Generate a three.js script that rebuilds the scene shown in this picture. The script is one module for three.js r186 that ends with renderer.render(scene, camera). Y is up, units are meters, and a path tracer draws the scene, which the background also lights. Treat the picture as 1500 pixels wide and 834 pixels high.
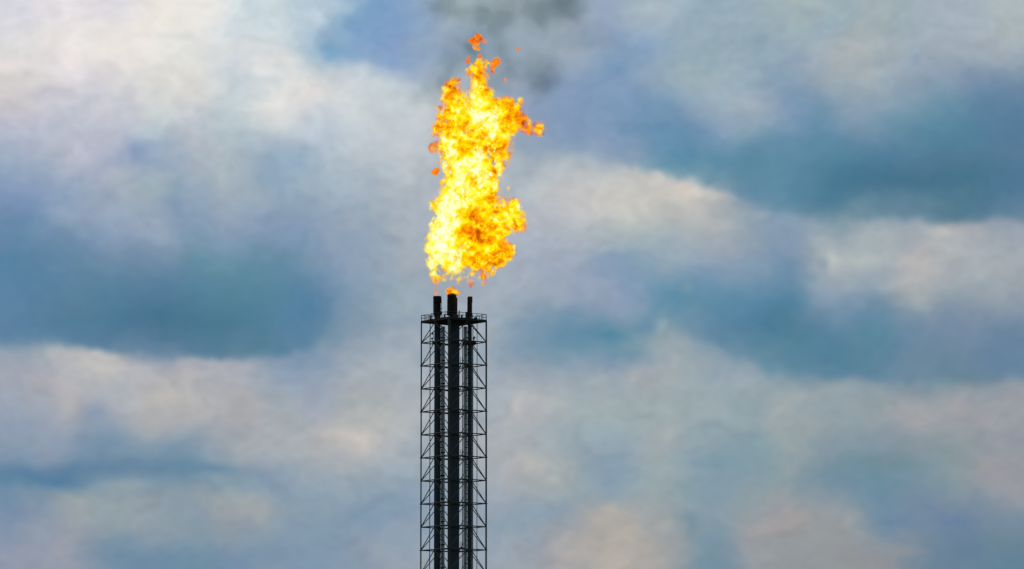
import * as THREE from 'three';
import { mergeGeometries } from 'three/addons/utils/BufferGeometryUtils.js';

// ---------------------------------------------------------------- camera
// A long lens about 800 m from the stack, looking slightly up from head height.
const EYE = 1.7, FOCAL = 6500, CX = 750, CY = 417, HORIZON = 1200;
const PITCH = Math.atan((HORIZON - CY) / FOCAL);
const U = 0.1244;                                    // one drawing unit of the survey, in metres
const scene = new THREE.Scene();
const camera = new THREE.PerspectiveCamera((2 * Math.atan(CY / FOCAL) * 180) / Math.PI, 1500 / 834, 1, 20000);
camera.position.set(0, EYE, 0);
camera.rotation.x = PITCH;
const renderer = new THREE.WebGLRenderer({ antialias: true });
renderer.toneMapping = THREE.LinearToneMapping;
renderer.toneMappingExposure = 1;
renderer.shadowMap.enabled = true;

// ---------------------------------------------------------------- noise
let seed = 20240611;
const rnd = () => { seed = (seed + 0x6d2b79f5) | 0; let t = Math.imul(seed ^ (seed >>> 15), 1 | seed); t = (t + Math.imul(t ^ (t >>> 7), 61 | t)) ^ t; return ((t ^ (t >>> 14)) >>> 0) / 4294967296; };
const perm = new Uint8Array(512), GX = new Float32Array(256), GY = new Float32Array(256), GZ = new Float32Array(256);
{
  const p = Array.from({ length: 256 }, (_, i) => i);
  for (let i = 255; i > 0; i--) { const j = Math.floor(rnd() * (i + 1)); [p[i], p[j]] = [p[j], p[i]]; }
  for (let i = 0; i < 512; i++) perm[i] = p[i & 255];
  for (let i = 0; i < 256; i++) { const z = rnd() * 2 - 1, a = rnd() * 6.2832, r = Math.sqrt(1 - z * z); GX[i] = r * Math.cos(a); GY[i] = r * Math.sin(a); GZ[i] = z; }
}
function noise(x, y, z) {
  const xf = Math.floor(x), yf = Math.floor(y), zf = Math.floor(z);
  const X = xf & 255, Y = yf & 255, Z = zf & 255;
  x -= xf; y -= yf; z -= zf;
  const u = x * x * x * (x * (x * 6 - 15) + 10), v = y * y * y * (y * (y * 6 - 15) + 10), w = z * z * z * (z * (z * 6 - 15) + 10);
  const A = perm[X] + Y, B = perm[X + 1] + Y, AA = perm[A] + Z, AB = perm[A + 1] + Z, BA = perm[B] + Z, BB = perm[B + 1] + Z;
  const g = (h, a, b, c) => GX[h] * a + GY[h] * b + GZ[h] * c;
  const l = (t, a, b) => a + t * (b - a);
  return 1.5 * l(w, l(v, l(u, g(perm[AA], x, y, z), g(perm[BA], x - 1, y, z)), l(u, g(perm[AB], x, y - 1, z), g(perm[BB], x - 1, y - 1, z))),
    l(v, l(u, g(perm[AA + 1], x, y, z - 1), g(perm[BA + 1], x - 1, y, z - 1)), l(u, g(perm[AB + 1], x, y - 1, z - 1), g(perm[BB + 1], x - 1, y - 1, z - 1))));
}
const fbm = (x, y, z, n, gain = 0.5) => { let s = 0, a = 1; for (let i = 0; i < n; i++, a *= gain) { s += a * noise(x, y, z); x = x * 2.03 + 7.1; y = y * 2.03 + 3.7; z = z * 2.03 + 5.3; } return s; };
const clamp = (x, a, b) => (x < a ? a : x > b ? b : x);
const smooth = (a, b, x) => { const t = clamp((x - a) / (b - a), 0, 1); return t * t * (3 - 2 * t); };
const lin = (c) => { c /= 255; return c <= 0.04045 ? c / 12.92 : Math.pow((c + 0.055) / 1.055, 2.4); };

// ---------------------------------------------------------------- sky: broken cloud in soft banks
// Cloud chart: tone of cloud banks and gaps (sRGB) on a lattice of azimuth by elevation, 0.55 by 0.46 degrees.
const CHART = [
  [[205, 205, 215], [222, 215, 218], [210, 208, 215], [225, 222, 215], [222, 220, 216], [195, 208, 215], [190, 205, 212], [170, 192, 210], [122, 163, 200], [130, 162, 200], [160, 175, 185], [152, 167, 176], [150, 165, 178], [148, 163, 177], [143, 163, 190], [160, 178, 190], [147, 170, 185], [150, 172, 185], [160, 178, 182], [145, 170, 182], [160, 175, 180], [158, 175, 182], [158, 172, 188], [165, 177, 182]],
  [[215, 213, 213], [225, 218, 218], [222, 218, 215], [225, 220, 215], [215, 215, 213], [205, 208, 212], [205, 210, 212], [125, 165, 198], [140, 170, 203], [125, 155, 198], [136, 160, 186], [150, 168, 185], [150, 165, 182], [148, 165, 185], [122, 155, 188], [135, 160, 190], [148, 172, 183], [145, 170, 183], [142, 165, 182], [155, 170, 182], [168, 175, 178], [152, 168, 182], [158, 170, 182], [158, 170, 180]],
  [[205, 200, 200], [205, 203, 210], [208, 205, 208], [207, 207, 204], [207, 206, 203], [190, 203, 210], [215, 214, 211], [213, 212, 209], [200, 208, 210], [182, 194, 202], [175, 182, 188], [155, 170, 185], [142, 160, 184], [130, 155, 188], [125, 155, 190], [140, 165, 188], [150, 172, 183], [155, 175, 188], [125, 153, 180], [140, 162, 178], [152, 168, 178], [148, 163, 180], [135, 155, 178], [112, 142, 172]],
  [[185, 185, 200], [180, 185, 200], [185, 188, 203], [180, 195, 202], [188, 193, 203], [178, 195, 202], [205, 208, 210], [185, 195, 208], [190, 200, 206], [190, 198, 203], [188, 192, 198], [160, 172, 185], [140, 160, 188], [125, 152, 186], [120, 150, 185], [100, 143, 178], [128, 155, 185], [148, 168, 185], [125, 152, 182], [100, 145, 175], [122, 150, 176], [100, 145, 170], [88, 138, 165], [88, 130, 162]],
  [[150, 168, 190], [172, 178, 195], [160, 170, 192], [140, 162, 190], [165, 178, 190], [165, 180, 190], [140, 165, 190], [160, 178, 192], [175, 185, 195], [180, 188, 195], [172, 182, 192], [165, 178, 188], [150, 168, 185], [160, 175, 186], [140, 160, 182], [95, 145, 172], [88, 142, 170], [85, 138, 165], [95, 142, 170], [88, 138, 165], [82, 132, 162], [85, 128, 158], [85, 127, 155], [88, 128, 160]],
  [[125, 150, 188], [145, 165, 190], [160, 172, 190], [155, 172, 182], [140, 163, 185], [158, 172, 186], [143, 167, 187], [145, 168, 187], [160, 175, 187], [168, 178, 188], [170, 179, 188], [168, 178, 187], [178, 186, 192], [192, 190, 190], [198, 195, 190], [200, 194, 188], [195, 190, 185], [125, 152, 172], [100, 145, 170], [82, 130, 158], [80, 128, 155], [80, 125, 150], [78, 125, 150], [80, 125, 155]],
  [[105, 140, 175], [132, 156, 183], [135, 156, 184], [143, 160, 184], [125, 152, 178], [132, 155, 182], [130, 153, 183], [135, 158, 184], [145, 163, 182], [155, 168, 182], [165, 175, 185], [166, 176, 187], [165, 175, 190], [170, 178, 188], [170, 180, 183], [168, 178, 180], [170, 175, 178], [155, 168, 178], [135, 157, 180], [140, 160, 175], [155, 168, 175], [140, 158, 175], [168, 172, 175], [140, 155, 172]],
  [[90, 135, 168], [98, 138, 170], [112, 143, 172], [115, 143, 172], [98, 143, 165], [95, 142, 165], [105, 145, 170], [125, 153, 178], [135, 157, 182], [155, 168, 182], [160, 172, 184], [163, 174, 186], [158, 170, 187], [155, 168, 187], [125, 155, 185], [140, 163, 180], [128, 155, 182], [128, 155, 178], [115, 145, 175], [172, 178, 178], [155, 170, 180], [182, 178, 176], [165, 172, 176], [160, 168, 176]],
  [[92, 132, 168], [90, 132, 162], [85, 130, 160], [85, 128, 158], [85, 128, 158], [82, 132, 158], [88, 135, 165], [88, 132, 168], [125, 152, 175], [145, 165, 180], [155, 168, 182], [156, 169, 182], [148, 163, 180], [145, 160, 184], [145, 160, 184], [90, 143, 172], [95, 143, 172], [85, 137, 168], [85, 135, 162], [125, 150, 175], [120, 148, 172], [155, 165, 172], [138, 155, 168], [145, 158, 170]],
  [[98, 138, 168], [92, 135, 165], [90, 130, 162], [86, 126, 158], [85, 128, 158], [84, 130, 155], [95, 135, 165], [98, 140, 168], [145, 162, 178], [155, 168, 182], [155, 168, 182], [150, 166, 180], [118, 150, 175], [95, 143, 170], [88, 140, 165], [150, 165, 172], [125, 152, 172], [95, 140, 168], [84, 132, 158], [86, 133, 160], [88, 137, 162], [110, 138, 165], [118, 142, 168], [105, 135, 165]],
  [[162, 167, 180], [172, 174, 180], [180, 178, 178], [160, 166, 180], [165, 168, 178], [158, 165, 178], [140, 158, 180], [143, 160, 182], [160, 170, 180], [165, 175, 183], [160, 172, 182], [158, 170, 182], [158, 168, 178], [150, 165, 178], [145, 160, 178], [160, 168, 172], [150, 166, 176], [148, 163, 175], [105, 145, 165], [100, 138, 162], [105, 138, 162], [108, 138, 160], [105, 138, 155], [110, 138, 162]],
  [[152, 163, 180], [170, 170, 176], [155, 165, 180], [178, 176, 176], [178, 175, 175], [172, 172, 176], [160, 170, 176], [155, 165, 180], [170, 175, 175], [168, 175, 182], [162, 172, 181], [166, 173, 180], [175, 175, 178], [160, 172, 175], [158, 172, 174], [155, 170, 173], [150, 167, 173], [148, 166, 173], [155, 165, 168], [148, 162, 170], [150, 162, 168], [158, 162, 166], [160, 160, 166], [158, 160, 166]],
  [[132, 152, 175], [140, 155, 175], [115, 145, 172], [130, 152, 172], [125, 150, 172], [158, 166, 175], [165, 172, 176], [170, 172, 176], [188, 182, 178], [165, 175, 183], [155, 168, 179], [168, 174, 178], [158, 168, 176], [148, 166, 176], [135, 158, 175], [158, 168, 172], [140, 160, 170], [130, 158, 168], [145, 160, 165], [135, 155, 165], [130, 150, 165], [138, 152, 162], [140, 155, 162], [148, 155, 165]],
  [[100, 140, 168], [92, 135, 168], [125, 152, 170], [118, 148, 170], [110, 145, 168], [130, 155, 172], [130, 152, 175], [145, 163, 175], [145, 163, 178], [145, 165, 180], [150, 165, 178], [160, 169, 178], [170, 172, 172], [155, 168, 172], [128, 155, 176], [148, 165, 170], [128, 155, 170], [130, 157, 168], [140, 157, 163], [115, 145, 165], [110, 145, 162], [120, 148, 162], [140, 155, 160], [155, 155, 160]],
  [[120, 145, 172], [155, 162, 168], [150, 162, 168], [150, 160, 168], [145, 158, 168], [162, 165, 168], [140, 158, 172], [130, 155, 175], [125, 152, 175], [130, 155, 178], [142, 160, 178], [140, 160, 177], [135, 157, 175], [145, 160, 172], [170, 168, 165], [150, 160, 165], [130, 155, 168], [150, 158, 165], [158, 155, 158], [145, 155, 160], [112, 142, 165], [115, 140, 165], [112, 138, 165], [125, 145, 162]],
  [[142, 152, 172], [148, 155, 170], [115, 145, 170], [112, 143, 168], [112, 145, 168], [115, 143, 170], [125, 150, 172], [128, 152, 175], [140, 157, 175], [148, 162, 177], [147, 162, 177], [150, 163, 176], [155, 162, 172], [168, 165, 165], [178, 172, 164], [165, 163, 162], [112, 145, 165], [150, 155, 162], [145, 152, 155], [148, 152, 155], [148, 150, 155], [115, 138, 158], [105, 133, 158], [105, 135, 155]],
];
// smaller features: billow tops, warm lit knobs, sharp ends of gaps: azimuth, elevation, half-widths, change of tone
const KNOBS = [
  [60, 694, 110, 13, -26, -18, -10], [200, 684, 90, 12, -24, -16, -8], [330, 690, 60, 10, -16, -10, -6], [1040, 288, 26, 12, 18, 13, 4], [1280, 678, 60, 14, -8, -6, -12], [1100, 480, 90, 30, -8, -7, -5], [1260, 265, 130, 30, -8, -8, -8], [240, 470, 130, 22, -10, -6, -8], [560, 35, 50, 24, -8, -6, -4], [1265, 378, 30, 12, 22, 16, 6],
  [95, 108, 40, 16, 12, 10, 8], [15, 105, 30, 10, 14, 10, 10], [60, 138, 30, 10, -14, -14, -6], [270, 50, 14, 10, -16, -14, -12], [185, 75, 40, 16, 10, 7, 4], [370, 108, 22, 18, 14, 12, 8], [395, 150, 14, 26, 14, 12, 8], [345, 90, 18, 12, -10, -4, 2],
  [478, 68, 20, 12, -28, -14, -6], [465, 25, 18, 10, 20, 14, 6], [500, 98, 36, 12, 12, 8, 4], [575, 118, 26, 14, 10, 10, 8], [415, 190, 20, 12, 8, 8, 4], [195, 225, 20, 16, -22, -16, -2], [232, 280, 16, 20, 10, 10, 2], [262, 300, 12, 26, -12, -8, -2], [322, 262, 16, 18, 14, 12, 4], [170, 262, 40, 12, 10, 8, 2], [110, 228, 36, 12, 10, 8, 6], [222, 350, 24, 14, 10, 8, 4], [85, 325, 20, 14, 12, 10, 6],
  [440, 232, 24, 20, -8, -4, 0], [1000, 284, 18, 10, 12, 6, 0], [1015, 270, 16, 8, 22, 16, 10], [965, 262, 12, 8, 20, 14, 8], [885, 258, 30, 10, 10, 6, 2], [870, 228, 12, 8, 12, 10, 6], [1065, 292, 16, 8, 24, 18, 10], [1120, 312, 20, 8, 20, 14, 8], [1050, 268, 16, 8, -20, -14, -8], [955, 12, 16, 8, 14, 10, 2], [900, 105, 26, 10, -16, -6, 0], [950, 60, 12, 20, -10, -6, 2], [1090, 158, 34, 12, 12, 10, 4], [1185, 8, 24, 8, 14, 6, 0],
  [1358, 98, 10, 12, -14, -10, 2], [1300, 115, 24, 12, 8, 6, 2], [1225, 375, 10, 16, 20, 16, 8], [1212, 390, 8, 20, -20, -12, 0], [1335, 382, 20, 10, 16, 8, 2], [1290, 345, 30, 8, 12, 10, 4], [1390, 340, 24, 8, 16, 12, 4], [1440, 335, 18, 8, 10, 6, 2], [1355, 448, 14, 14, 18, 14, 6], [1300, 425, 18, 8, 18, 14, 6], [1330, 395, 14, 10, -12, -6, 2],
  [150, 545, 30, 10, 10, 8, 0], [240, 585, 30, 10, 10, 8, 0], [60, 520, 50, 8, 16, 10, 4], [160, 525, 50, 7, 16, 10, 4], [300, 532, 50, 8, 14, 10, 6], [95, 595, 16, 18, 10, 8, 2], [145, 605, 22, 14, -18, -12, 0], [530, 645, 16, 18, 14, 8, 2], [470, 630, 16, 10, 12, 6, 0], [355, 735, 26, 14, 16, 10, 2], [375, 760, 14, 12, 10, 8, 0], [305, 760, 24, 16, -14, -8, 0],
  [190, 712, 50, 8, 14, 10, 2], [230, 732, 24, 8, 10, 4, 0], [110, 735, 24, 10, 10, 6, 0], [80, 808, 14, 10, 14, 6, 0], [40, 760, 20, 12, -12, -8, 0], [95, 705, 40, 8, -14, -8, 0], [325, 690, 30, 7, -16, -8, -2], [945, 478, 14, 14, -16, -10, 2], [900, 492, 16, 10, -20, -8, -4], [964, 478, 10, 10, 22, 16, 6], [930, 552, 12, 10, 18, 8, 0], [1010, 500, 12, 10, 10, 8, 4], [875, 562, 14, 8, 10, 8, 0], [895, 540, 16, 10, -14, -10, 4],
  [755, 590, 10, 18, 18, 10, 2], [775, 680, 22, 12, 14, 8, 2], [800, 702, 14, 6, 10, 8, 0], [925, 778, 16, 12, 12, 8, -2], [910, 748, 14, 8, 14, 10, 4], [975, 770, 12, 16, 14, 8, 2], [1005, 775, 10, 24, -22, -10, -2], [985, 640, 14, 14, 14, 8, 2], [1045, 680, 30, 8, -12, -4, 0], [1175, 760, 14, 12, 10, 4, 0], [1235, 765, 12, 16, 20, 8, 0], [1265, 780, 14, 8, 16, 8, 0], [1320, 810, 20, 8, 16, 8, 0], [1130, 775, 30, 12, 10, 4, 0],
  [1345, 615, 24, 18, 10, 2, 0], [1395, 590, 12, 10, 10, 2, 0], [1140, 600, 12, 8, 12, 6, 0], [1450, 685, 16, 12, 12, 2, 0], [1490, 725, 14, 14, 14, 4, 0], [1340, 685, 30, 8, -12, -4, -2], [1395, 765, 24, 10, -10, -6, 4], [1300, 765, 20, 8, -8, -6, 4], [1000, 425, 10, 10, 16, 8, 2], [1150, 425, 20, 8, 12, 6, 2],
];
const PAL = [[80, 128, 160], [104, 143, 174], [136, 158, 180], [160, 171, 182], [184, 187, 189], [204, 205, 204]];
const pal = (t) => { t = clamp(t, 0, 1) * 4.999; const i = Math.floor(t), f = t - i; return [0, 1, 2].map((c) => PAL[i][c] + (PAL[i + 1][c] - PAL[i][c]) * f); };
const cubic = (t) => {                               // half way between an interpolating and a smoothing spline
  const a = [-0.5 * t + t * t - 0.5 * t ** 3, 1 - 2.5 * t * t + 1.5 * t ** 3, 0.5 * t + 2 * t * t - 1.5 * t ** 3, -0.5 * t * t + 0.5 * t ** 3];
  const b = [(1 - t) ** 3 / 6, (3 * t ** 3 - 6 * t * t + 4) / 6, (-3 * t ** 3 + 3 * t * t + 3 * t + 1) / 6, t ** 3 / 6];
  return a.map((x, i) => 0.62 * x + 0.38 * b[i]);
};
// crisp upper edges of cloud banks: points of azimuth and elevation, strength
const EDGES = [
  [[-80, 504, 0, 504, 100, 508, 170, 518, 230, 534, 300, 524, 375, 523, 440, 512, 500, 500, 560, 490], 18],
  [[760, 222, 830, 220, 900, 232, 960, 250, 1000, 262, 1060, 282, 1120, 306, 1200, 316, 1300, 324, 1400, 328, 1580, 332], 20],
  [[960, 470, 985, 482, 1040, 498, 1090, 525, 1125, 548, 1250, 553, 1330, 562, 1420, 556, 1580, 552], 18],
  [[-80, 706, 0, 708, 90, 714, 170, 702, 230, 696, 330, 704, 400, 730], 16],
  [[770, 745, 830, 748, 905, 740, 960, 735, 990, 755], 10],
  [[430, 85, 480, 80, 520, 86, 575, 100, 620, 122], 14],
];
function edgeAt(p, x) { if (x <= p[0] || x >= p[p.length - 2]) return null; let i = 0; while (p[i + 2] < x) i += 2; const f = (x - p[i]) / (p[i + 2] - p[i]), g = f * f * (3 - 2 * f); return p[i + 1] + (p[i + 3] - p[i + 1]) * g; }
function skyColour(az, el) {                         // radians; sRGB 0..255
  const x0 = CX + FOCAL * az, y0 = CY - FOCAL * (el - PITCH);
  const ca = Math.cos(el), dx = Math.sin(az) * ca, dy = Math.sin(el), dz = -Math.cos(az) * ca;
  // every direction: banks stretched along the horizon, thinning upward
  const kk = 1 / (dy + 0.16);
  const wide = fbm(dx * kk * 2.6 + 4, dy * 9, dz * kk * 2.6, 4, 0.55);
  let [r, g, b] = pal(0.44 + 0.6 * wide);
  const inX = smooth(-520, -90, x0) * (1 - smooth(1590, 2020, x0)), inY = smooth(-460, -70, y0) * (1 - smooth(900, 1120, y0)), inside = inX * inY;
  const near = inside > 0;
  const d1 = near ? fbm(x0 / 130, y0 / 85, 1.7, 4, 0.55) : 0, d2 = near ? fbm(x0 / 130, y0 / 85, 9.2, 4, 0.55) : 0;
  if (near) {
    const x = x0 + 30 * d1;
    let y = y0 + 16 * d2;
    const billow = 13 * (0.45 - Math.abs(fbm(x0 / 62, y0 / 160, 17.3, 3, 0.6))), firm = clamp(0.75 + 0.8 * noise(x0 / 120, y0 / 90, 27.1), 0.25, 1.25);
    for (const [p, k] of EDGES) {
      const e = edgeAt(p, x0);
      if (e === null) continue;
      const q = y0 - e - billow, ends = smooth(0, 60, x0 - p[0]) * smooth(0, 60, p[p.length - 2] - x0);
      if (Math.abs(q) < 110) y += ends * firm * k * Math.tanh(q / 7) * Math.exp(-((q / 42) ** 2));
    }
    const gx = clamp(x / 62.5 - 0.5, -0.49, 23.49), gy = clamp(y / 52.1 - 0.5, -0.49, 15.49), ix = Math.floor(gx), iy = Math.floor(gy), fx = gx - ix, fy = gy - iy;
    const wx = cubic(fx), wy = cubic(fy);
    let R = 0, G = 0, B = 0;
    for (let j = 0; j < 4; j++) for (let i = 0; i < 4; i++) {
      const c = CHART[clamp(iy - 1 + j, 0, 15)][clamp(ix - 1 + i, 0, 23)], w = wx[i] * wy[j];
      R += w * c[0]; G += w * c[1]; B += w * c[2];
    }
    const xk = x0 + 20 * d1, yk = y0 + 10 * d2;
    for (const [px, py, rx, ry, dr, dg, db] of KNOBS) {
      const ax = (xk - px) / rx, ay = (yk - py) / ry, q = ax * ax + ay * ay;
      if (q < 6) { const w = 0.62 * Math.exp(-q); R += w * dr; G += w * dg; B += w * db; }
    }
    { const l = (R + G + B) / 3, e = (l - 152) * 0.12 - 1; R = l + (R - l) * 0.92 + e; G = l + (G - l) * 0.92 + e; B = l + (B - l) * 0.92 + e; }
    r += (R - r) * inside; g += (G - g) * inside; b += (B - b) * inside;
    // curdled texture of the lit banks, faint colour mottling
    const lum = (r + g + b) / 3, lit = smooth(120, 190, lum);
    const curd = fbm(x0 / 90 + d1, y0 / 55 + d2, 4.4, 4, 0.6);
    const puff = 0.32 - Math.abs(noise(x0 / 46 + 0.8 * d1, y0 / 30 + 0.8 * d2, 8.8)), puff2 = 0.3 - Math.abs(noise(x0 / 26 + d2, y0 / 19 + d1, 18.8));
    const t = inside * (curd * (2 + 4 * lit) + (1 + 2 * lit) * fbm(x0 / 40, y0 / 22, 6.6, 3, 0.65) + (2 + 6 * lit) * puff + (1 + 4 * lit) * puff2);
    const m = 1.9 * inside * fbm(x0 / 55, y0 / 40, 12.5, 3, 0.65), m2 = 1.4 * inside * fbm(x0 / 60, y0 / 45, 22.5, 3, 0.65);
    r += t * 1.05 + m; g += t + m2 * 0.6; b += t * 0.85 - m * 0.7;
  }
  return [r, g, b];
}
{
  // The map is turned so that its pole stands high in front: texels are then square, and fine enough for a long lens.
  const W = 4096, H = 4096, data = new Float32Array(W * H * 4), TILT = -(Math.PI / 2 - PITCH - Math.PI / 6);
  const mean = [150, 165, 178].map(lin), ct = Math.cos(TILT), st = Math.sin(TILT);
  const frameCols = [W * 0.25 - 300, W * 0.25 + 300], frameRows = [Math.floor(H * (0.5 + 48 / 180)), Math.floor(H * (0.5 + 72 / 180))];
  const put = (o, c) => { data[o] = c[0]; data[o + 1] = c[1]; data[o + 2] = c[2]; data[o + 3] = 1; };
  const at = (col, row) => {
    const lon = ((col + 0.5) / W - 0.5) * 2 * Math.PI, lat = ((row + 0.5) / H - 0.5) * Math.PI;
    const x = Math.cos(lon) * Math.cos(lat), y = Math.sin(lat), z = Math.sin(lon) * Math.cos(lat), wy = y * ct - z * st, wz = y * st + z * ct;
    const c = skyColour(Math.atan2(x, -wz), Math.asin(clamp(wy, -1, 1))).map(lin), m = smooth(0.08, 0.5, lat);   // even cloud cover far behind the camera
    return c.map((v, k) => mean[k] + (v - mean[k]) * m);
  };
  const S = 8, cw = W / S, ch = (H / 2) / S, coarse = new Float32Array((cw + 1) * (ch + 1) * 3);
  for (let j = 0; j <= ch; j++) for (let i = 0; i <= cw; i++) coarse.set(at((i % cw) * S, H / 2 + Math.min(j * S, H / 2 - 1)), (j * (cw + 1) + i) * 3);
  for (let row = 0; row < H; row++) for (let col = 0; col < W; col++) {
    const o = (row * W + col) * 4;
    if (row < H / 2) { put(o, mean); continue; }
    if (col > frameCols[0] && col < frameCols[1] && row > frameRows[0] && row < frameRows[1]) { put(o, at(col, row)); continue; }
    const x = col / S, y = (row - H / 2) / S, i = Math.floor(x), j = Math.floor(y), fx = x - i, fy = y - j, a = (j * (cw + 1) + i) * 3, b = a + (cw + 1) * 3;
    for (let k = 0; k < 3; k++) data[o + k] = (coarse[a + k] * (1 - fx) + coarse[a + 3 + k] * fx) * (1 - fy) + (coarse[b + k] * (1 - fx) + coarse[b + 3 + k] * fx) * fy;
    data[o + 3] = 1;
  }
  // undo the softening of cubic lookup in the part that a long lens enlarges
  for (const step of [4, W * 4]) {
    const copy = data.slice(frameRows[0] * W * 4, (frameRows[1] + 1) * W * 4), base = frameRows[0] * W * 4;
    for (let row = frameRows[0] + 2; row < frameRows[1] - 1; row++) for (let col = Math.ceil(frameCols[0]) + 1; col < frameCols[1] - 1; col++) for (let k = 0; k < 3; k++) {
      const o = (row * W + col) * 4 + k, s = copy[o - base];
      data[o] = Math.max(0.01, s - (copy[o - base - step] - 2 * s + copy[o - base + step]) / 5);
    }
  }
  const sky = new THREE.DataTexture(data, W, H, THREE.RGBAFormat, THREE.FloatType);
  sky.mapping = THREE.EquirectangularReflectionMapping;
  sky.magFilter = THREE.LinearFilter;
  sky.needsUpdate = true;
  scene.background = sky;
  scene.environment = sky;
  scene.backgroundRotation.set(TILT, 0, 0);
  scene.environmentRotation.set(TILT, 0, 0);
}

// ---------------------------------------------------------------- sun through cloud
const DIST = (U * FOCAL - 0.119 * 75) / Math.cos(PITCH);   // level distance from the camera to the stack
const sun = new THREE.DirectionalLight(0xfff1de, 0.9);
sun.position.set(-420, 620, -DIST - 180);
sun.target.position.set(0, 60, -DIST);
sun.castShadow = true;
sun.shadow.radius = 24;
sun.shadow.mapSize.set(2048, 2048);
Object.assign(sun.shadow.camera, { left: -90, right: 90, top: 110, bottom: -110, near: 10, far: 2000 });
sun.name = 'sun';
scene.add(sun, sun.target);

// ---------------------------------------------------------------- helpers
// plan of the stack in drawing units: x to the right of the stack's axis, z towards the road; heights are survey rows
const AXIS = 664.5;
const rowH = (row) => EYE + DIST * Math.tan(PITCH + Math.atan((CY - row) / FOCAL));   // metres above ground
const xm = (x) => (x - AXIS) * U;
const SITE = new THREE.Vector3(((AXIS - CX) / FOCAL) * U * FOCAL, 0, -DIST);
const taken = new Map();
const numbered = (name) => { const n = taken.get(name) ?? 0; taken.set(name, n + 1); return n ? `${name}_${String(n).padStart(3, '0')}` : name; };
function thing(name, label, category, group) {
  const o = new THREE.Group();
  o.name = numbered(name); o.position.copy(SITE); o.userData = { label, category };
  if (group) o.userData.group = group;
  scene.add(o);
  return o;
}
function part(name, geometry, material, parent) {
  const m = new THREE.Mesh(geometry, material);
  m.name = name; m.castShadow = m.receiveShadow = true;
  parent.add(m);
  return m;
}
const V = (x, y, z) => new THREE.Vector3(x, y, z);
const UP = V(0, 1, 0);
function bar(a, b, r, sides = 8) {                   // a round tube between two points
  const d = b.clone().sub(a), g = new THREE.CylinderGeometry(r, r, d.length(), sides, 1);
  g.applyQuaternion(new THREE.Quaternion().setFromUnitVectors(UP, d.normalize()));
  const c = a.clone().add(b).multiplyScalar(0.5);
  return g.translate(c.x, c.y, c.z);
}
const box = (w, h, d, x, y, z, turn = 0) => new THREE.BoxGeometry(w, h, d).rotateY(turn).translate(x, y, z);
function lathe(points, x, z, sides = 36) { return new THREE.LatheGeometry(points.map(([r, y]) => new THREE.Vector2(r, y)), sides).translate(x, 0, z); }

// ---------------------------------------------------------------- materials
function weathered(base, streak, speck, w = 256, h = 512, k = 1) {   // paint with run-down rust and soot streaks
  const d = new Uint8Array(w * h * 4);
  const per = (x, y, sx, sy, z) => fbm(Math.cos((x / w) * 6.2832) * sx, y * sy, Math.sin((x / w) * 6.2832) * sx + z, 4, 0.55);
  for (let y = 0; y < h; y++) for (let x = 0; x < w; x++) {
    const a = smooth(0.05, 0.6, per(x, y, 4, 0.006, k)) * 0.6, s = per(x, y, 14, 0.09, k + 5) * 0.12;
    const o = (y * w + x) * 4;
    for (let c = 0; c < 3; c++) d[o + c] = clamp((base[c] + (streak[c] - base[c]) * a) * (1 + s) + speck * per(x, y, 30, 0.4, 8 + k), 0, 255);
    d[o + 3] = 255;
  }
  const t = new THREE.DataTexture(d, w, h);
  t.wrapS = t.wrapT = THREE.RepeatWrapping; t.magFilter = THREE.LinearFilter; t.colorSpace = THREE.SRGBColorSpace; t.needsUpdate = true;
  return t;
}
const steelMap = weathered([46, 48, 47], [58, 46, 36], 4, 128, 256, 1);
const pipeMap = weathered([32, 46, 56], [34, 36, 37], 4, 256, 512, 3);
const tipMap = weathered([20, 19, 19], [30, 25, 21], 2, 256, 256, 6);
const cladMap = weathered([186, 186, 190], [150, 147, 146], 6, 256, 512, 9);
const steel = new THREE.MeshPhysicalMaterial({ specularIntensity: 0.6, map: steelMap, roughness: 0.7, metalness: 0 });
const darkSteel = new THREE.MeshPhysicalMaterial({ specularIntensity: 0.35, color: new THREE.Color().setRGB(0.016, 0.016, 0.016), roughness: 0.75 });
const pipePaint = new THREE.MeshPhysicalMaterial({ specularIntensity: 0.5, map: pipeMap, roughness: 0.6, metalness: 0 });
const sooty = new THREE.MeshPhysicalMaterial({ specularIntensity: 0.35, map: tipMap, roughness: 0.85 });
const cladding = new THREE.MeshStandardMaterial({ map: cladMap, roughness: 0.42, metalness: 0.7 });
const lampGlass = new THREE.MeshStandardMaterial({ color: 0x8a8f92, roughness: 0.2 });

// ---------------------------------------------------------------- ground
{
  const g = new THREE.CircleGeometry(9000, 96).rotateX(-Math.PI / 2);
  const d = new Uint8Array(512 * 512 * 4);
  for (let y = 0; y < 512; y++) for (let x = 0; x < 512; x++) {
    const n = fbm(x / 40, y / 40, 2, 5), o = (y * 512 + x) * 4, m = smooth(-0.4, 0.5, n);
    d[o] = 92 + 26 * m + 8 * n; d[o + 1] = 98 + 10 * m + 8 * n; d[o + 2] = 66 + 14 * m; d[o + 3] = 255;
  }
  const t = new THREE.DataTexture(d, 512, 512);
  t.wrapS = t.wrapT = THREE.MirroredRepeatWrapping; t.magFilter = THREE.LinearFilter; t.colorSpace = THREE.SRGBColorSpace; t.repeat.set(300, 300); t.needsUpdate = true;
  const m = part('ground', g, new THREE.MeshStandardMaterial({ map: t, roughness: 1 }), scene);
  m.userData.kind = 'structure';
}

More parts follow.
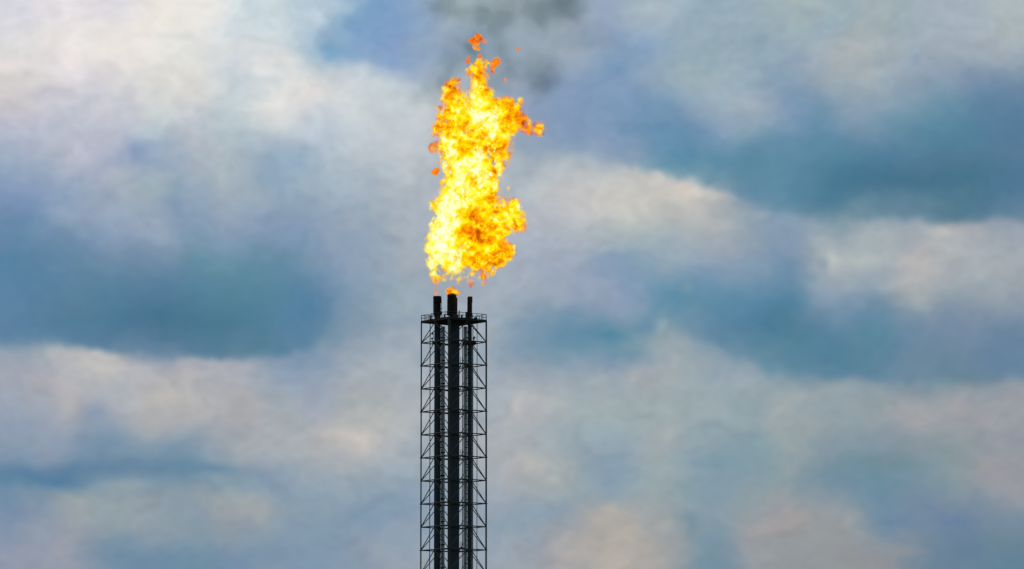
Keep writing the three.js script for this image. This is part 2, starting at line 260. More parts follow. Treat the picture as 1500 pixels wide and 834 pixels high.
// ---------------------------------------------------------------- the lattice tower
const TURN = (8 * Math.PI) / 180, RAD = 48.2 * U;
const C = [0, 1, 2, 3].map((k) => { const a = -TURN + (k * Math.PI) / 2; return [-Math.cos(a) * RAD, Math.sin(a) * RAD]; });   // left, near, right, far
const RING0 = rowH(471.5), STEP_H = (rowH(502) - rowH(806.2)) / 9;
const rings = [RING0];
for (let h = rowH(502.2); h > 1.2; h -= STEP_H) rings.push(h);
rings.push(0.35);
const tower = thing('lattice_tower', 'tall dark square steel lattice tower carrying the three flare pipes', 'tower');
const node = (k, h) => V(C[k % 4][0], h, C[k % 4][1]);
const mid = (k, h) => node(k, h).add(node(k + 1, h)).multiplyScalar(0.5);
for (let k = 0; k < 4; k++) {
  const leg = part('leg', bar(V(C[k][0], 0, C[k][1]), V(C[k][0], RING0, C[k][1]), (k === 0 ? 1.0 : 1.25) * U, 12), steel, tower);
  for (let i = 2; i < rings.length - 1; i += 2) part('flange', bar(V(C[k][0], rings[i] - 0.09, C[k][1]), V(C[k][0], rings[i] + 0.09, C[k][1]), 1.9 * U, 12), darkSteel, leg);
  part('footing', box(1.6, 0.3, 1.6, C[k][0], 0.15, C[k][1]), darkSteel, leg);
}
rings.forEach((h, i) => {
  for (let k = 0; k < 4; k++) {
    if (i) part('ring_beam', bar(node(k, h), node(k + 1, h), 0.78 * U), steel, tower);
    if (i && i < rings.length - 1) {
      part('plan_brace', bar(mid(k, h), mid(k + 1, h), 0.6 * U), steel, tower);
      part('gusset', box(0.42, 0.4, 0.04, mid(k, h).x, h - 0.14, mid(k, h).z, Math.atan2(-(C[(k + 1) % 4][1] - C[k][1]), C[(k + 1) % 4][0] - C[k][0])), darkSteel, tower);
    }
    if (i + 1 < rings.length) for (const e of [0, 1]) part('diagonal_brace', bar(mid(k, h - (i ? 0 : 0.3)), node(k + e, rings[i + 1]), 0.66 * U), steel, tower);
  }
});
// pipe guides: short beams from the plan braces to the three pipes
const PIPES = { left: [640.4, -2, 4.5], middle: [665, 6, 6.7], right: [688, -4, 3.05] };
for (let i = 1; i < rings.length - 1; i++) {
  const h = rings[i] - 0.12;
  part('guide_beam', box(50 * U, 1.1 * U, 0.9 * U, 0, h, -8.6 * U, 0.03), steel, tower);
  for (const [x, z, r] of Object.values(PIPES)) part('pipe_guide', lathe([[(r + 0.1) * U, -0.14], [(r + 0.75) * U, -0.14], [(r + 0.75) * U, 0.14], [(r + 0.1) * U, 0.14]], xm(x), z * U, 24).translate(0, h, 0), darkSteel, tower);
}
// top deck, its edge beam, underside joists and railing
{
  const grow = 1.02, top = RING0 + 0.16;
  const deck = new THREE.Shape(C.map(([x, z]) => new THREE.Vector2(x * grow, -z * grow)));
  for (const [x, z, r] of Object.values(PIPES)) { const hole = new THREE.Path(); hole.absarc(xm(x), -z * U, (r + 0.5) * U, 0, Math.PI * 2); deck.holes.push(hole); }
  const g = new THREE.ExtrudeGeometry(deck, { depth: 0.12, bevelEnabled: false, curveSegments: 20 }).rotateX(-Math.PI / 2).translate(0, top - 0.12, 0);
  const slab = part('deck', g, darkSteel, tower);
  for (let k = 0; k < 4; k++) {
    const a = node(k, top - 0.3).multiply(V(1.015, 1, 1.015)), b = node(k + 1, top - 0.3).multiply(V(1.015, 1, 1.015));
    const m = a.clone().add(b).multiplyScalar(0.5), turn = Math.atan2(-(b.z - a.z), b.x - a.x);
    part('edge_beam', box(a.distanceTo(b), 0.2, 0.12, m.x, m.y + 0.07, m.z, turn), darkSteel, slab);
    for (const t of [0.2, 0.4, 0.6, 0.8]) {
      const p = a.clone().lerp(b, t), q = node((k + 3) % 4, top - 0.3).lerp(node((k + 2) % 4, top - 0.3), t);
      if (k < 2) part('joist', bar(p, q, 0.07, 6), darkSteel, slab);
    }
    const N = 8, A = node(k, top), B = node(k + 1, top);
    for (let j = 0; j < N; j++) {
      const p = A.clone().lerp(B, j / N);
      part('railing_post', bar(p, p.clone().setY(top + 1.1 + (j % 3 === 1 ? 0.05 : 0)), j % 4 ? 0.055 : 0.08, 6), darkSteel, tower);
    }
    for (const [y, r] of [[1.08, 0.045], [0.56, 0.035]]) part('handrail', bar(A.clone().setY(top + y), B.clone().setY(top + y), r, 6), darkSteel, tower);
    part('toe_board', box(A.distanceTo(B), 0.1, 0.02, m.x / 1.015, top + 0.06, m.z / 1.015, turn), darkSteel, tower);
  }
  // junction boxes and stub pipes standing on the deck
  for (const [x, z, w, h] of [[630, 14, 0.22, 0.9], [632.5, 8, 0.16, 1.25], [649, -18, 0.3, 0.7], [651, 16, 0.2, 1.0], [676, 12, 0.25, 0.95], [680, -14, 0.5, 0.8], [683, 6, 0.3, 1.5], [695, -10, 0.28, 0.75], [673, 26, 0.14, 1.5], [697, 4, 0.35, 0.6], [643, 22, 0.2, 0.8]])
    part('deck_fitting', box(w, h, w * 0.8, xm(x), top + h / 2, z * U, 0.4), darkSteel, tower);
}
// small service landing round the right-hand pipe
{
  const h = rowH(502.5);
  const land = part('service_landing', box(19 * U, 0.5, 15 * U, xm(687.3), h, -5 * U, 0.1), darkSteel, tower);
  for (const [x, z] of [[679.5, 2], [694.8, 3], [679.5, -12], [694.8, -12]]) part('railing_post', bar(V(xm(x), h, z * U), V(xm(x), h + 0.75, z * U), 0.04, 6), darkSteel, land);
  part('handrail', bar(V(xm(679.5), h + 0.75, 2 * U), V(xm(694.8), h + 0.75, 3 * U), 0.035, 6), darkSteel, land);
  const left = part('service_landing', box(9 * U, 0.42, 10 * U, xm(637.5), rowH(502.5), -4 * U, 0.1), darkSteel, tower);
  part('handrail', bar(V(xm(634), h + 0.8, 0), V(xm(641), h + 0.8, 0), 0.035, 6), darkSteel, left);
}
// rest landings of the ladder, one every fourth ring
for (let row = 531; row < 1150; row += 135.6) {
  const h = rowH(row), p = part('rest_landing', box(7 * U, 0.12, 9 * U, xm(676.5), h, -17 * U), darkSteel, tower);
  for (const x of [674.2, 676.8]) part('railing_post', bar(V(xm(x), h, -13 * U), V(xm(x), h + 1.05, -13 * U), 0.045, 6), darkSteel, p);
  for (const y of [0.55, 1.03]) part('handrail', bar(V(xm(673.8), h + y, -13 * U), V(xm(678), h + y, -13 * U), 0.03, 6), darkSteel, p);
}

// ---------------------------------------------------------------- the three flare pipes
const seams = (x, z, r, from, rows, parent) => { for (let h = from; h > 2; h -= rows) part('pipe_clamp', lathe([[r, -0.1], [r + 0.07, -0.1], [r + 0.07, 0.1], [r, 0.1]], x, z, 28).translate(0, h, 0), darkSteel, parent); };
function flarePipe(label, [ax, az, ar], tipRows) {
  const o = thing('flare_pipe', label, 'pipe', 'flare pipes rising through the tower');
  const x = xm(ax), z = az * U, r = ar * U;
  const shaft = new THREE.CylinderGeometry(r, r, tipRows.base, 40, 1, true).translate(x, tipRows.base / 2, z);
  part('shaft', shaft, pipePaint, o);
  return o;
}
{
  const base = rowH(462);
  const left = flarePipe('left flare pipe, medium width, with black tip above the deck', PIPES.left, { base });
  const x = xm(640.1), z = -2 * U, s = (r, row) => [r * U, rowH(row)];
  part('burner_tip', lathe([s(4.5, 463), s(5.0, 462.4), s(5.9, 462), s(5.9, 459.6), s(5.1, 459.3), s(5.15, 444), s(5.9, 443), s(6.15, 435), s(5.8, 434), s(5.0, 434), s(4.9, 440), s(4.6, 452)], x, z), sooty, left);
  for (const [dx, dz, t, b] of [[5.9, 1.5, 437.5, 461], [4.6, 4.0, 440, 461], [-5.6, 2.0, 442, 461]]) part('pilot_line', bar(V(x + dx * U, rowH(b), z + dz * U), V(x + dx * U, rowH(t), z + dz * U), 0.42 * U, 8), sooty, left);
  for (const row of [439, 443.5, 452.5]) part('pilot_bracket', box(0.22, 0.12, 0.22, x + 6.0 * U, rowH(row), z + 1.5 * U), sooty, left);
  part('valve', box(0.3, 0.5, 0.3, x + 6.0 * U, rowH(458.5), z + 2 * U), sooty, left);

  const mp = flarePipe('widest flare pipe in the middle, small flame licking at its rim', PIPES.middle, { base });
  const mx = xm(662.2), mz = 6 * U;
  part('burner_tip', lathe([s(6.7, 463.2), s(7.9, 462.6), s(7.9, 461.4), s(7.2, 461.2), s(7.2, 459.8), s(7.7, 459.5), s(7.7, 458.3), s(6.95, 458), s(6.9, 440), s(6.6, 438), s(6.75, 437), s(6.75, 432), s(6.4, 431.2), s(5.8, 431.2), s(5.7, 436), s(5.4, 450)], mx - 0.5 * U, mz), sooty, mp);
  part('wind_shield', bar(V(mx + 5.9 * U, rowH(461), mz + 0.5 * U), V(mx + 5.9 * U, rowH(437.2), mz + 0.5 * U), 1.75 * U, 16), sooty, mp);
  for (const [dx, dz] of [[-4.5, 5.2], [2.5, 6.4]]) part('pilot_line', bar(V(mx + dx * U, rowH(461), mz + dz * U), V(mx + dx * U, rowH(434), mz + dz * U), 0.4 * U, 8), sooty, mp);

  const rp = flarePipe('narrowest flare pipe, the one at the right', PIPES.right, { base });
  const rx = xm(688.3), rz = -4 * U;
  part('burner_tip', lathe([s(3.05, 463), s(4.0, 462.4), s(4.0, 460.4), s(3.1, 460), s(3.1, 443.5), s(3.5, 443), s(3.6, 435.4), s(3.3, 434.3), s(2.8, 434.3), s(2.7, 440), s(2.4, 450)], rx, rz), sooty, rp);
  part('pilot_line', bar(V(rx - 3.5 * U, rowH(462), rz + U), V(rx - 3.5 * U, rowH(436), rz + U), 0.5 * U, 8), sooty, rp);
  part('pilot_line', bar(V(rx - 4.6 * U, rowH(466), rz + U), V(rx - 3.2 * U, rowH(446), rz + U), 0.35 * U, 8), sooty, rp);
  part('valve', box(0.42, 0.6, 0.34, rx - 5.2 * U, rowH(459.5), rz + 2 * U), sooty, rp);
}
// pale clad pipes at the back and thin conduits
function riser(name, label, x, z, r, top, material, group) {
  const o = thing(name, label, 'pipe', group);
  part('shaft', new THREE.CylinderGeometry(r * U, r * U, rowH(top), 28, 1).translate(xm(x), rowH(top) / 2, z * U), material, o);
  return o;
}
{
  const a = riser('clad_pipe', 'pale grey clad pipe between the left and middle flare pipes', 648.6, -24, 2.8, 476, cladding, 'pale clad pipes');
  seams(xm(648.6), -24 * U, 2.8 * U, rings[1] + 1.2, STEP_H, a);
  const b = riser('clad_pipe', 'pale grey clad pipe between the middle and right flare pipes', 681.4, -25, 3.0, 476, cladding, 'pale clad pipes');
  seams(xm(681.4), -25 * U, 3.0 * U, rings[1] + 0.4, STEP_H, b);
  riser('clad_pipe', 'thin pale pipe just right of the narrow flare pipe', 691.4, -16, 1.0, 503, cladding, 'pale clad pipes');
  for (const [x, z, r, label] of [[629.6, -10, 0.62, 'thin dark conduit between left tower leg and left flare pipe'], [698.7, -6, 0.5, 'thin dark conduit between narrow flare pipe and right tower leg'], [677.2, -30, 0.6, 'dark conduit just right of the middle flare pipe'], [660.0, 44, 0.95, 'dark conduit clipped to the tower leg before the middle pipe'], [646.0, -18, 0.5, 'dark conduit along the right side of left flare pipe'], [692.6, -12, 0.5, 'dark conduit along the right side of narrow flare pipe']])
    riser('conduit', label, x, z, r, 473, steel, 'conduits up the tower');
}
// ladders
function ladder(label, x, z, top, turn) {
  const o = thing('ladder', label, 'ladder', 'ladders inside the tower');
  const X = xm(x), Z = z * U, H = rowH(top), w = 0.24, dx = Math.cos(turn) * w, dz = Math.sin(turn) * w;
  for (const s of [-1, 1]) part('stile', bar(V(X + s * dx, 0, Z + s * dz), V(X + s * dx, H, Z + s * dz), 0.045, 6), darkSteel, o);
  const rungs = [];
  for (let h = 0.3; h < H; h += 0.3) rungs.push(bar(V(X - dx, h, Z - dz), V(X + dx, h, Z + dz), 0.02, 5));
  part('rungs', mergeGeometries(rungs), darkSteel, o).userData.kind = 'stuff';
  const cleats = [];
  for (let h = 1.2, k = 0; h < H; h += 1.06, k++) cleats.push(box(0.3 + 0.14 * (k % 3), 0.13, 0.3, X + (k % 2 ? 0.12 : -0.1), h, Z + 0.1, turn));
  part('cage_hoops', mergeGeometries(cleats), darkSteel, o).userData.kind = 'stuff';
}
ladder('dark ladder in front of the right pale clad pipe', 684.0, -19, 478, 0.3);
ladder('dark ladder beside the left pale clad pipe', 646.6, -18, 478, -0.5);
// flood lights
function floodlight(label, x, z, row, side) {
  const o = thing('floodlight', label, 'floodlight', 'unlit floodlights on the tower');
  const h = rowH(row), X = xm(x), Z = z * U;
  part('bracket', bar(V(X - side * 0.2, h - 0.75, Z), V(X - side * 0.05, h, Z), 0.06, 6), darkSteel, o);
  const housing = part('housing', new THREE.CylinderGeometry(0.2, 0.13, 0.34, 14).rotateZ(side * 1.25).translate(X + side * 0.05, h + 0.05, Z), darkSteel, o);
  part('lens', new THREE.CylinderGeometry(0.17, 0.17, 0.02, 14).rotateZ(side * 1.25).translate(X + side * 0.05 - Math.sin(side * 1.25) * 0.18, h + 0.05 + Math.cos(1.25) * 0.18, Z), lampGlass, housing);
}
floodlight('unlit floodlight on the landing right of the narrow pipe', 694.6, 3, 495.5, 1);
floodlight('unlit floodlight high beside the left flare pipe', 633.6, 2, 489.6, -1);
floodlight('unlit floodlight low beside the left flare pipe', 633.0, 2, 497, -1);

// ---------------------------------------------------------------- iso-surface of a field (surface nets)
function surface(field, nx, ny, nz, level, cell, origin, shade) {
  const idx = new Int32Array(nx * ny * nz).fill(-1), pos = [], col = [], tri = [], sx = 1, sy = nx, sz = nx * ny;
  const off = [0, sx, sy, sx + sy, sz, sx + sz, sy + sz, sx + sy + sz], E = [[0, 1], [0, 2], [0, 4], [1, 3], [1, 5], [2, 3], [2, 6], [3, 7], [4, 5], [4, 6], [5, 7], [6, 7]];
  for (let k = 0; k < nz - 1; k++) for (let j = 0; j < ny - 1; j++) for (let i = 0; i < nx - 1; i++) {
    const o = i + j * sy + k * sz;
    let m = 0;
    for (let c = 0; c < 8; c++) if (field[o + off[c]] < level) m |= 1 << c;
    if (m === 0 || m === 255) continue;
    let x = 0, y = 0, z = 0, n = 0;
    for (const [a, b] of E) {
      if (((m >> a) & 1) === ((m >> b) & 1)) continue;
      const fa = field[o + off[a]], t = (level - fa) / (field[o + off[b]] - fa);
      x += (a & 1) + t * ((b & 1) - (a & 1)); y += ((a >> 1) & 1) + t * (((b >> 1) & 1) - ((a >> 1) & 1)); z += (a >> 2) + t * ((b >> 2) - (a >> 2)); n++;
    }
    idx[o] = pos.length / 3;
    pos.push(origin[0] + (i + x / n) * cell, origin[1] + (j + y / n) * cell, origin[2] + (k + z / n) * cell);
  }
  const quad = (a, b, c, d, flip) => { if (a < 0 || b < 0 || c < 0 || d < 0) return; flip ? tri.push(a, c, b, a, d, c) : tri.push(a, b, c, a, c, d); };
  for (let k = 1; k < nz - 1; k++) for (let j = 1; j < ny - 1; j++) for (let i = 1; i < nx - 1; i++) {
    const o = i + j * sy + k * sz, s = field[o] < level;
    if (s !== field[o + sx] < level) quad(idx[o - sy - sz], idx[o - sz], idx[o], idx[o - sy], !s);
    if (s !== field[o + sy] < level) quad(idx[o - sx - sz], idx[o - sx], idx[o], idx[o - sz], !s);
    if (s !== field[o + sz] < level) quad(idx[o - sx - sy], idx[o - sy], idx[o], idx[o - sx], !s);
  }
  const g = new THREE.BufferGeometry();
  g.setAttribute('position', new THREE.BufferAttribute(new Float32Array(pos), 3));
  if (shade) {
    const c = new Float32Array((pos.length / 3) * 4);
    for (let i = 0; i < pos.length / 3; i++) shade(pos[i * 3], pos[i * 3 + 1], pos[i * 3 + 2], c, i * 4);
    g.setAttribute('color', new THREE.BufferAttribute(c, 4));
  }
  g.setIndex(tri);
  g.computeVertexNormals();
  return g;
}

// ---------------------------------------------------------------- the flame
// puffs of burning gas: x, row, radius (drawing units), depth
const PUFFS = [
  [704, 95, 8, 0], [699, 104, 11, 1], [698, 112, 13, 0], [701, 121, 13.5, -2], [706, 133, 13, 2], [700, 147, 17, 0], [714, 138, 9, 4],
  [664, 124, 10, -6], [660, 130, 11, -2], [664, 138, 13, -4], [656, 144, 9, 0], [664, 150, 13, 4],
  [672, 172, 27, 0], [706, 170, 30, -4], [738, 170, 26, 3], [756, 160, 10, -4], [761, 150, 6, 2], [762, 178, 11, 4], [753, 188, 10, 0], [775, 188, 9, 5], [787, 189, 9.5, 6],
  [647, 188, 12, 6], [641, 191, 10, 8], [648, 176, 7, 0], [645, 216, 10, -5], [635, 215, 8, -8], [643, 163, 7, 4],
  [674, 208, 29, 4], [704, 206, 31, -4], [728, 206, 19, 4], [736, 226, 12, 0], [742, 216, 7, 3], [676, 232, 29, -3], [706, 234, 28, 4],
  [680, 258, 26, 2], [706, 258, 25, -4], [722, 246, 15, 0], [660, 258, 9, 5], [676, 280, 29, -2], [704, 280, 26, 5], [652, 283, 10, 3],
  [664, 306, 26, 5], [696, 312, 36, 0], [732, 316, 20, 4], [750, 318, 17, -3], [752, 302, 11, 2], [758, 332, 12, 4], [741, 289, 5, 1], [744, 280, 3, 1, 3], [635, 303, 7, 5], [646, 303, 8, 2],
  [656, 334, 23, 0], [640, 330, 9, 6], [684, 344, 34, 3], [716, 344, 26, -3], [738, 338, 14, 3],
  [642, 362, 18, 4], [632, 362, 9, 0], [668, 366, 26, -4], [700, 368, 27, 4], [726, 368, 22, 0], [743, 371, 13, 3], [640, 384, 14, 0], [632, 386, 8, 4], [660, 386, 15, 5], [684, 384, 15, -3], [708, 384, 15, 4], [728, 384, 12, 2],
  [638, 398, 8, 3, 3], [635, 408, 6, 3, 4], [656, 397, 7, 0, 4], [671, 403, 5.5, 4, 6], [672, 412, 3.8, 4, 4], [708, 401, 7, 3, 5], [708, 410, 4.6, 3, 5], [691, 404, 4, 0, 7], [691, 414, 3, 0, 4], [661, 406, 4, 2, 5], [722, 397, 6.5, 4, 3], [648, 403, 4.6, -3, 6], [680, 399, 5, 5, 6], [699, 399, 5, -4, 6], [715, 401, 5, -3, 5], [643, 410, 3, 2, 5],
];
// hotter and cooler stretches
const HEAT = [
  [652, 300, 24, 0.34], [655, 325, 26, 0.5], [645, 350, 26, 0.55], [648, 378, 26, 0.55], [676, 268, 28, 0.34], [706, 262, 20, 0.3], [665, 290, 22, 0.3], [700, 166, 24, 0.42], [716, 178, 18, 0.3], [676, 160, 14, 0.25], [732, 188, 16, 0.25], [660, 215, 18, 0.3], [668, 240, 18, 0.3], [700, 240, 16, 0.25], [685, 305, 12, 0.2], [745, 318, 10, 0.12], [668, 395, 16, 0.35],
  [694, 322, 16, -0.42], [682, 314, 14, -0.3], [690, 345, 14, -0.5], [672, 345, 10, -0.45], [712, 338, 16, -0.22], [684, 372, 16, -0.35], [725, 312, 18, -0.18], [720, 365, 24, -0.16], [742, 372, 12, -0.25], [758, 330, 12, -0.25], [690, 196, 16, -0.3], [672, 193, 12, -0.2], [686, 228, 14, -0.25], [655, 282, 10, -0.4], [740, 165, 14, -0.2], [757, 172, 14, -0.45], [765, 182, 12, -0.5], [785, 189, 14, -0.6], [700, 106, 14, -0.42], [662, 126, 14, -0.42], [640, 190, 12, -0.5], [634, 216, 12, -0.6], [745, 222, 12, -0.3], [638, 303, 10, -0.3], [708, 405, 8, -0.3], [728, 385, 14, -0.3],
];
const RAMP = [[0, [0.42, 0.07, 0.0]], [0.12, [0.86, 0.13, 0.003]], [0.26, [1.0, 0.23, 0.003]], [0.40, [1.03, 0.46, 0.001]], [0.54, [1.06, 0.72, 0.001]], [0.70, [1.1, 0.94, 0.003]], [0.84, [1.12, 1.06, 0.12]], [1, [1.16, 1.14, 0.75]]];
function ramp(t, c, o) {
  t = clamp(t, 0, 1);
  let i = 0;
  while (i < RAMP.length - 2 && t > RAMP[i + 1][0]) i++;
  const f = (t - RAMP[i][0]) / (RAMP[i + 1][0] - RAMP[i][0]);
  for (let k = 0; k < 3; k++) c[o + k] = RAMP[i][1][k] + (RAMP[i + 1][1][k] - RAMP[i][1][k]) * f;
}
const R0 = 431;                                      // the flame's own rows are counted from the rim of the middle pipe
const rimH = rowH(R0), UV = (rowH(92) - rimH) / (R0 - 92);   // metres per row up there
function heat(x, y, z) {                             // local drawing units: x from axis, y rows above the rim
  const X = x + AXIS, Y = R0 - y;
  let t = 0.64;
  for (const [hx, hy, r, d] of HEAT) { const q = ((X - hx) ** 2 + (Y - hy) ** 2) / (r * r); if (q < 6) t += d * Math.exp(-q) * (d > 0 ? 0.5 : 0.45); }
  const wx = x + 7 * noise(x / 17, y / 17, z / 17 + 3) + 2.5 * noise(x / 6.5, y / 6.5, z / 6.5 + 13), wy = y + 7 * noise(x / 17 + 9, y / 17, z / 17) + 2.5 * noise(x / 6.5 + 19, y / 6.5, z / 6.5);
  const thread = smooth(0.62, 1, 1 - Math.abs(noise(wx / 9, wy / 6.5, z / 9 + 4)) * 1.7), where = smooth(-0.25, 0.35, noise(x / 24, y / 20, z / 24 + 31));
  t += 0.30 * noise(wx / 22, wy / 17, z / 22) + 0.40 * noise(wx / 11, wy / 8, z / 11 + 4) + 0.16 * noise(wx / 5.4, wy / 4.4, z / 5.4 + 8) + 0.03 * noise(wx / 2.6, wy / 2.1, z / 2.6) - 0.36 * thread * where;
  return t;
}
// gaps where the sky shows through: x, row, half-width, half-height
const GAPS = [[716, 226, 6, 6], [724, 240, 4, 6], [656, 372, 4, 5], [669, 378, 3.5, 8], [646, 397, 6, 6], [683, 398, 5, 9], [626, 374, 3, 4], [637, 344, 3, 3], [700, 402, 4, 9], [652, 180, 3, 5], [733, 286, 5, 6], [683, 138, 4, 9], [752, 352, 11, 6.5], [640, 276, 6, 8]];
function flameField(puffs, box3, cell, rough, gaps) {      // box3: x0, x1, y0, y1, z0, z1 in local drawing units
  const [x0, x1, y0, y1, z0, z1] = box3, nx = Math.ceil((x1 - x0) / cell) + 1, ny = Math.ceil((y1 - y0) / cell) + 1, nz = Math.ceil((z1 - z0) / cell) + 1;
  const f = new Float32Array(nx * ny * nz), B = puffs.map(([x, row, r, z, long = 0]) => [x - AXIS, R0 - row, z, r, long]);
  let o = 0;
  for (let k = 0; k < nz; k++) for (let j = 0; j < ny; j++) {
    const y = y0 + j * cell, z = z0 + k * cell, near = B.filter((b) => Math.abs(b[1] - y) < b[3] + b[4] + 16 && Math.abs(b[2] - z) < b[3] + 16);
    for (let i = 0; i < nx; i++, o++) {
      const x = x0 + i * cell;
      let d = 14, sum = 0, rad = 0;
      for (const b of near) {
        const dy = Math.max(0, Math.abs(y - b[1]) - b[4]), e = Math.sqrt((x - b[0]) ** 2 + dy * dy + (z - b[2]) ** 2) - b[3];
        if (e < 14) { const w = Math.exp(-e / 1.3); sum += w; rad += w * b[3]; }
      }
      if (sum > 0) d = Math.min(14, -1.3 * Math.log(sum) + (gaps ? 2.4 : 0));
      if (d < 13) {
        const wx = x + 7 * noise(x / 15, y / 15, z / 15 + 40) + 2.6 * noise(x / 6, y / 6, z / 6 + 44), wy = y + 7 * noise(x / 15 + 30, y / 15, z / 15) + 2.6 * noise(x / 6 + 33, y / 6, z / 6), sy = y < 60 ? 1 + (60 - y) / 40 : 1;
        const n = 5.6 * noise(wx / 17, wy / 20, z / 17) + 6.6 * noise(wx / 8, wy / (10 * sy), z / 8 + 11) + 3.6 * (0.3 - Math.abs(noise(wx / 5.4, wy / (7.5 * sy), z / 5.4 + 7))) + 1.0 * noise(wx / 2.8, wy / (3.8 * sy), z / 2.8);
        if (gaps) { for (const [hx, hrow, ha, hb] of GAPS) { const q = Math.hypot((0.4 * x + 0.6 * wx - hx + AXIS) / ha, (0.4 * y + 0.6 * wy - R0 + hrow) / hb); if (q < 1.8) d = Math.max(d, (1.3 - q) * Math.min(ha, hb) * 1.8); } d += 2.2 * (1 - smooth(22, 50, y + 8 * noise(x / 9, 3, z / 9))); }
        d += (n - 0.6) * rough * clamp(0.45 + rad / sum / 30, 0.55, 1.12);
      }
      f[o] = d;
    }
  }
  return { f, nx, ny, nz };
}
const glow = (opts = {}) => new THREE.MeshBasicMaterial({ vertexColors: true, transparent: true, side: THREE.DoubleSide, ...opts });
const fire = glow(), fireShell = glow();
function flame(name, label, puffs, bounds, cell, shells, rough = 1, group, floor = 0) {
  const o = thing(name, label, 'flame', group), { f, nx, ny, nz } = flameField(puffs, bounds, cell, rough, puffs === PUFFS);
  o.position.y = rimH;
  for (const [pname, level, alpha, shift] of shells) {
    const g = surface(f, nx, ny, nz, level, cell, [bounds[0], bounds[2], bounds[4]], (x, y, z, c, k) => {
      let t = heat(x, y, z) + shift;
      if (floor) t = 0.5 * t + floor;
      ramp(t, c, k);
      c[k + 3] = alpha(x, y, z, t);
    });
    g.scale(U, UV, U);
    const m = part(pname, g, alpha === solid ? fire : fireShell, o);
    m.castShadow = m.receiveShadow = false;
  }
  return o;
}
const solid = () => 1;
const veil = (a, b) => (x, y, z) => clamp(a + b * fbm(x / 8, y / 8, z / 8 + 20, 3, 0.5), 0, 1);
flame('gas_flame', 'tall ragged yellow and orange gas flame burning above the stack', PUFFS, [-50, 138, 6, 348, -50, 50], 1.25,
  [['flame_core', -4.2, solid, 0.06], ['flame_mantle', -1.2, veil(0.5, 0.9), 0.0], ['flame_fringe', 1.5, veil(0.3, 0.7), -0.12], ['flame_haze', 3.8, veil(0.1, 0.45), -0.25]]);
flame('pilot_flame', 'small orange flame on the rim of the widest middle pipe', [[657.5, 426.5, 1.3, 7, 2.2], [656.8, 430, 1.8, 8, 0.8], [664, 428, 1.3, 8, 1.6], [662, 430.5, 2.0, 9, 0.3], [667, 429.8, 1.8, 8, 0.5], [660, 430.5, 1.8, 9, 0.3], [671, 429.5, 1.0, 8, 0]], [-16, 14, -5, 16, -8, 22], 0.6,
  [['flame_core', -0.1, veil(0.75, 0.5), -0.3], ['flame_fringe', 1.2, veil(0.28, 0.5), -0.38]], 0.8);
// shreds of flame torn off the top and left side
const SHREDS = [
  ['largest red-orange shred of flame floating above the top spire', [[692, 62, 5, 0], [696, 60, 5, 2], [702, 57, 3.5, 0], [699, 51, 2.4, 1], [694, 69, 4, -1], [700, 71, 2.2, 0], [708, 61, 1.8, 1]]],
  ['thin red shred of flame just left of the spire tip', [[684, 90, 2.2, 0], [686, 84, 1.8, 1]]],
  ['tiny red shred of flame directly above the spire tip', [[702, 82, 1.9, 0]]],
  ['ragged red shred of flame right of the spire', [[727, 88, 2.8, 0], [723, 94, 3.2, 1], [731, 92, 2.4, -1], [722, 106, 2.2, 2], [721, 100, 1.6, 1]]],
  ['tiny red spark of flame high at the right, in the smoke', [[759, 71, 1.7, 0]]],
  ['tiny red spark of flame above the right shoulder of the fire', [[756, 121, 1.9, 0]]],
  ['faint red shred between the spire and the right shoulder', [[736, 121, 1.5, 0], [740, 117, 1.2, 1]]],
  ['small orange shred of flame off the left side of the fire', [[638, 252, 3.4, 0], [634, 253, 2.4, 1], [641, 249, 2, 1]]],
  ['faint thin wisp of flame rising from the left pipe mouth', [[638.5, 430, 0.35, -1, 2], [638.4, 426, 0.4, -2, 2], [638, 422, 0.5, -2, 2], [637.4, 418, 0.7, 0, 2]]],
  ['tiny orange shred above the one on the left side', [[640, 239, 1.8, 0]]],
];
for (const [label, puffs] of SHREDS) {
  const faint = /faint/.test(label), xs = puffs.map((p) => p[0] - AXIS), ys = puffs.map((p) => R0 - p[1]), pad = 11;
  flame('flame_shred', label, puffs, [Math.min(...xs) - pad, Math.max(...xs) + pad, Math.min(...ys) - pad, Math.max(...ys) + pad, -9, 10], 0.7,
    [['flame_core', -0.3, veil(faint ? 0.2 : 0.7, 0.6), -0.5], ['flame_fringe', 0.9, veil(faint ? 0.12 : 0.3, 0.5), -0.4]], 0.62, 'shreds of flame torn off the fire', 0.16);
}
{
  const light = new THREE.PointLight(0xffa040, 25);
  light.position.set(SITE.x + xm(690), rowH(422), SITE.z + 2);
  light.shadow.radius = 60; light.castShadow = true; light.name = 'flame_light';
  scene.add(light);
}

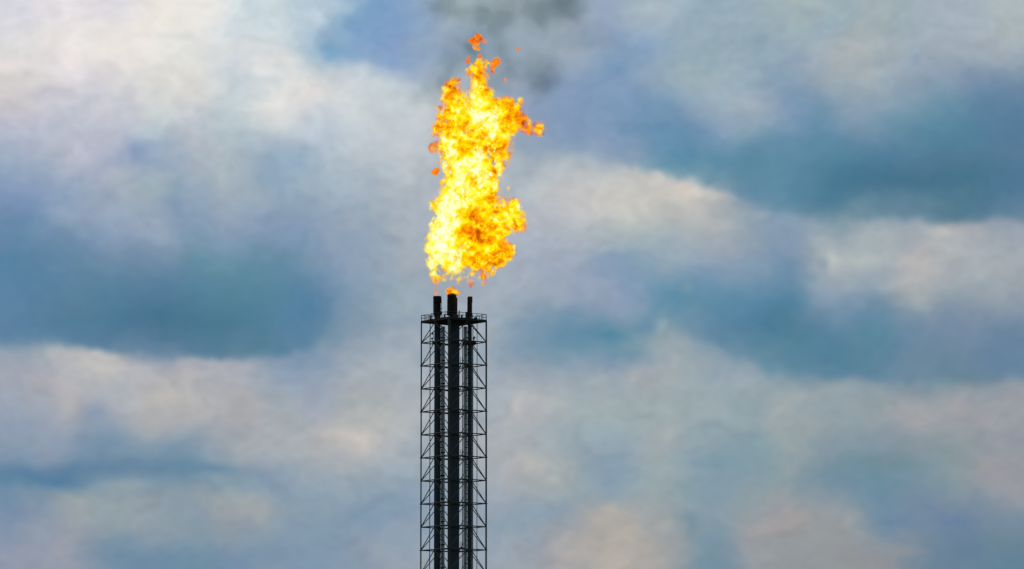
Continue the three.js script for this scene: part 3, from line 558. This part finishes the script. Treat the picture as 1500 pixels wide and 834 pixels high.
// ---------------------------------------------------------------- smoke
{
  const P = [[796, 104, 21, -12], [790, 122, 11, -12], [802, 92, 10, -14], [776, 96, 10, -6], [796, 16, 20, -16], [772, 2, 18, -8], [740, 14, 18, -8], [702, 14, 18, -10], [664, 8, 15, -12], [640, 2, 12, -10], [826, -4, 22, -12], [850, 8, 12, -12], [688, 62, 17, -6], [668, 82, 13, -10], [650, 112, 12, -8], [630, 122, 9, -12], [706, 92, 14, -4], [734, 72, 13, -8], [744, 98, 10, -12], [722, 40, 15, -14], [760, -52, 34, -10], [700, -50, 30, -8], [840, -60, 34, -8], [780, -100, 44, -8], [612, 135, 7, -10], [724, 110, 10, -6]];
  const cell = 3, b = [-90, 270, 280, 601, -120, 60], nx = (b[1] - b[0]) / cell + 1, ny = (b[3] - b[2]) / cell + 1, nz = (b[5] - b[4]) / cell + 1, f = new Float32Array(nx * ny * nz);
  const B = P.map(([x, row, r, z]) => [x - AXIS, R0 - row, z - 34, r]);
  let o = 0;
  for (let k = 0; k < nz; k++) for (let j = 0; j < ny; j++) for (let i = 0; i < nx; i++, o++) {
    const x = b[0] + i * cell, y = b[2] + j * cell, z = b[4] + k * cell;
    let sum = 1e-9;
    const wx = x + 14 * noise(x / 40, y / 40, z / 40 + 70), wy = y + 14 * noise(x / 40 + 20, y / 40, z / 40 + 70);
    for (const q of B) sum += Math.exp(-(Math.sqrt((wx - q[0]) ** 2 + (wy - q[1]) ** 2 + (z - q[2]) ** 2) - q[3]) / 6);
    f[o] = -6 * Math.log(sum) + 12 * fbm(x / 38, y / 38, z / 38 + 60, 2, 0.5);
    if (i === 0 || j === 0 || k === 0 || i === nx - 1 || j === ny - 1 || k === nz - 1) f[o] = 40;
  }
  // denser towards the middle of the plume: bodies of smoke inside one another
  const o0 = new THREE.Group();
  o0.name = 'smoke'; o0.position.set(SITE.x, rimH, SITE.z);
  o0.userData = { label: 'thin grey smoke drifting off the top of the flame', category: 'smoke', kind: 'stuff' };
  scene.add(o0);
  for (const [level, dist] of [[13, 62], [7, 36], [1, 22], [-5, 14]]) {
    const g = surface(f, nx, ny, nz, level, cell, [b[0], b[2], b[4]]);
    g.scale(U, UV, U);
    const m = part('smoke_body', g, new THREE.MeshPhysicalMaterial({ color: 0xffffff, transmission: 1, thickness: 1, ior: 1.0, roughness: 0, specularIntensity: 0, attenuationColor: new THREE.Color(0.55, 0.6, 0.6), attenuationDistance: dist }), o0);
    m.castShadow = false;
  }
}
renderer.render(scene, camera);
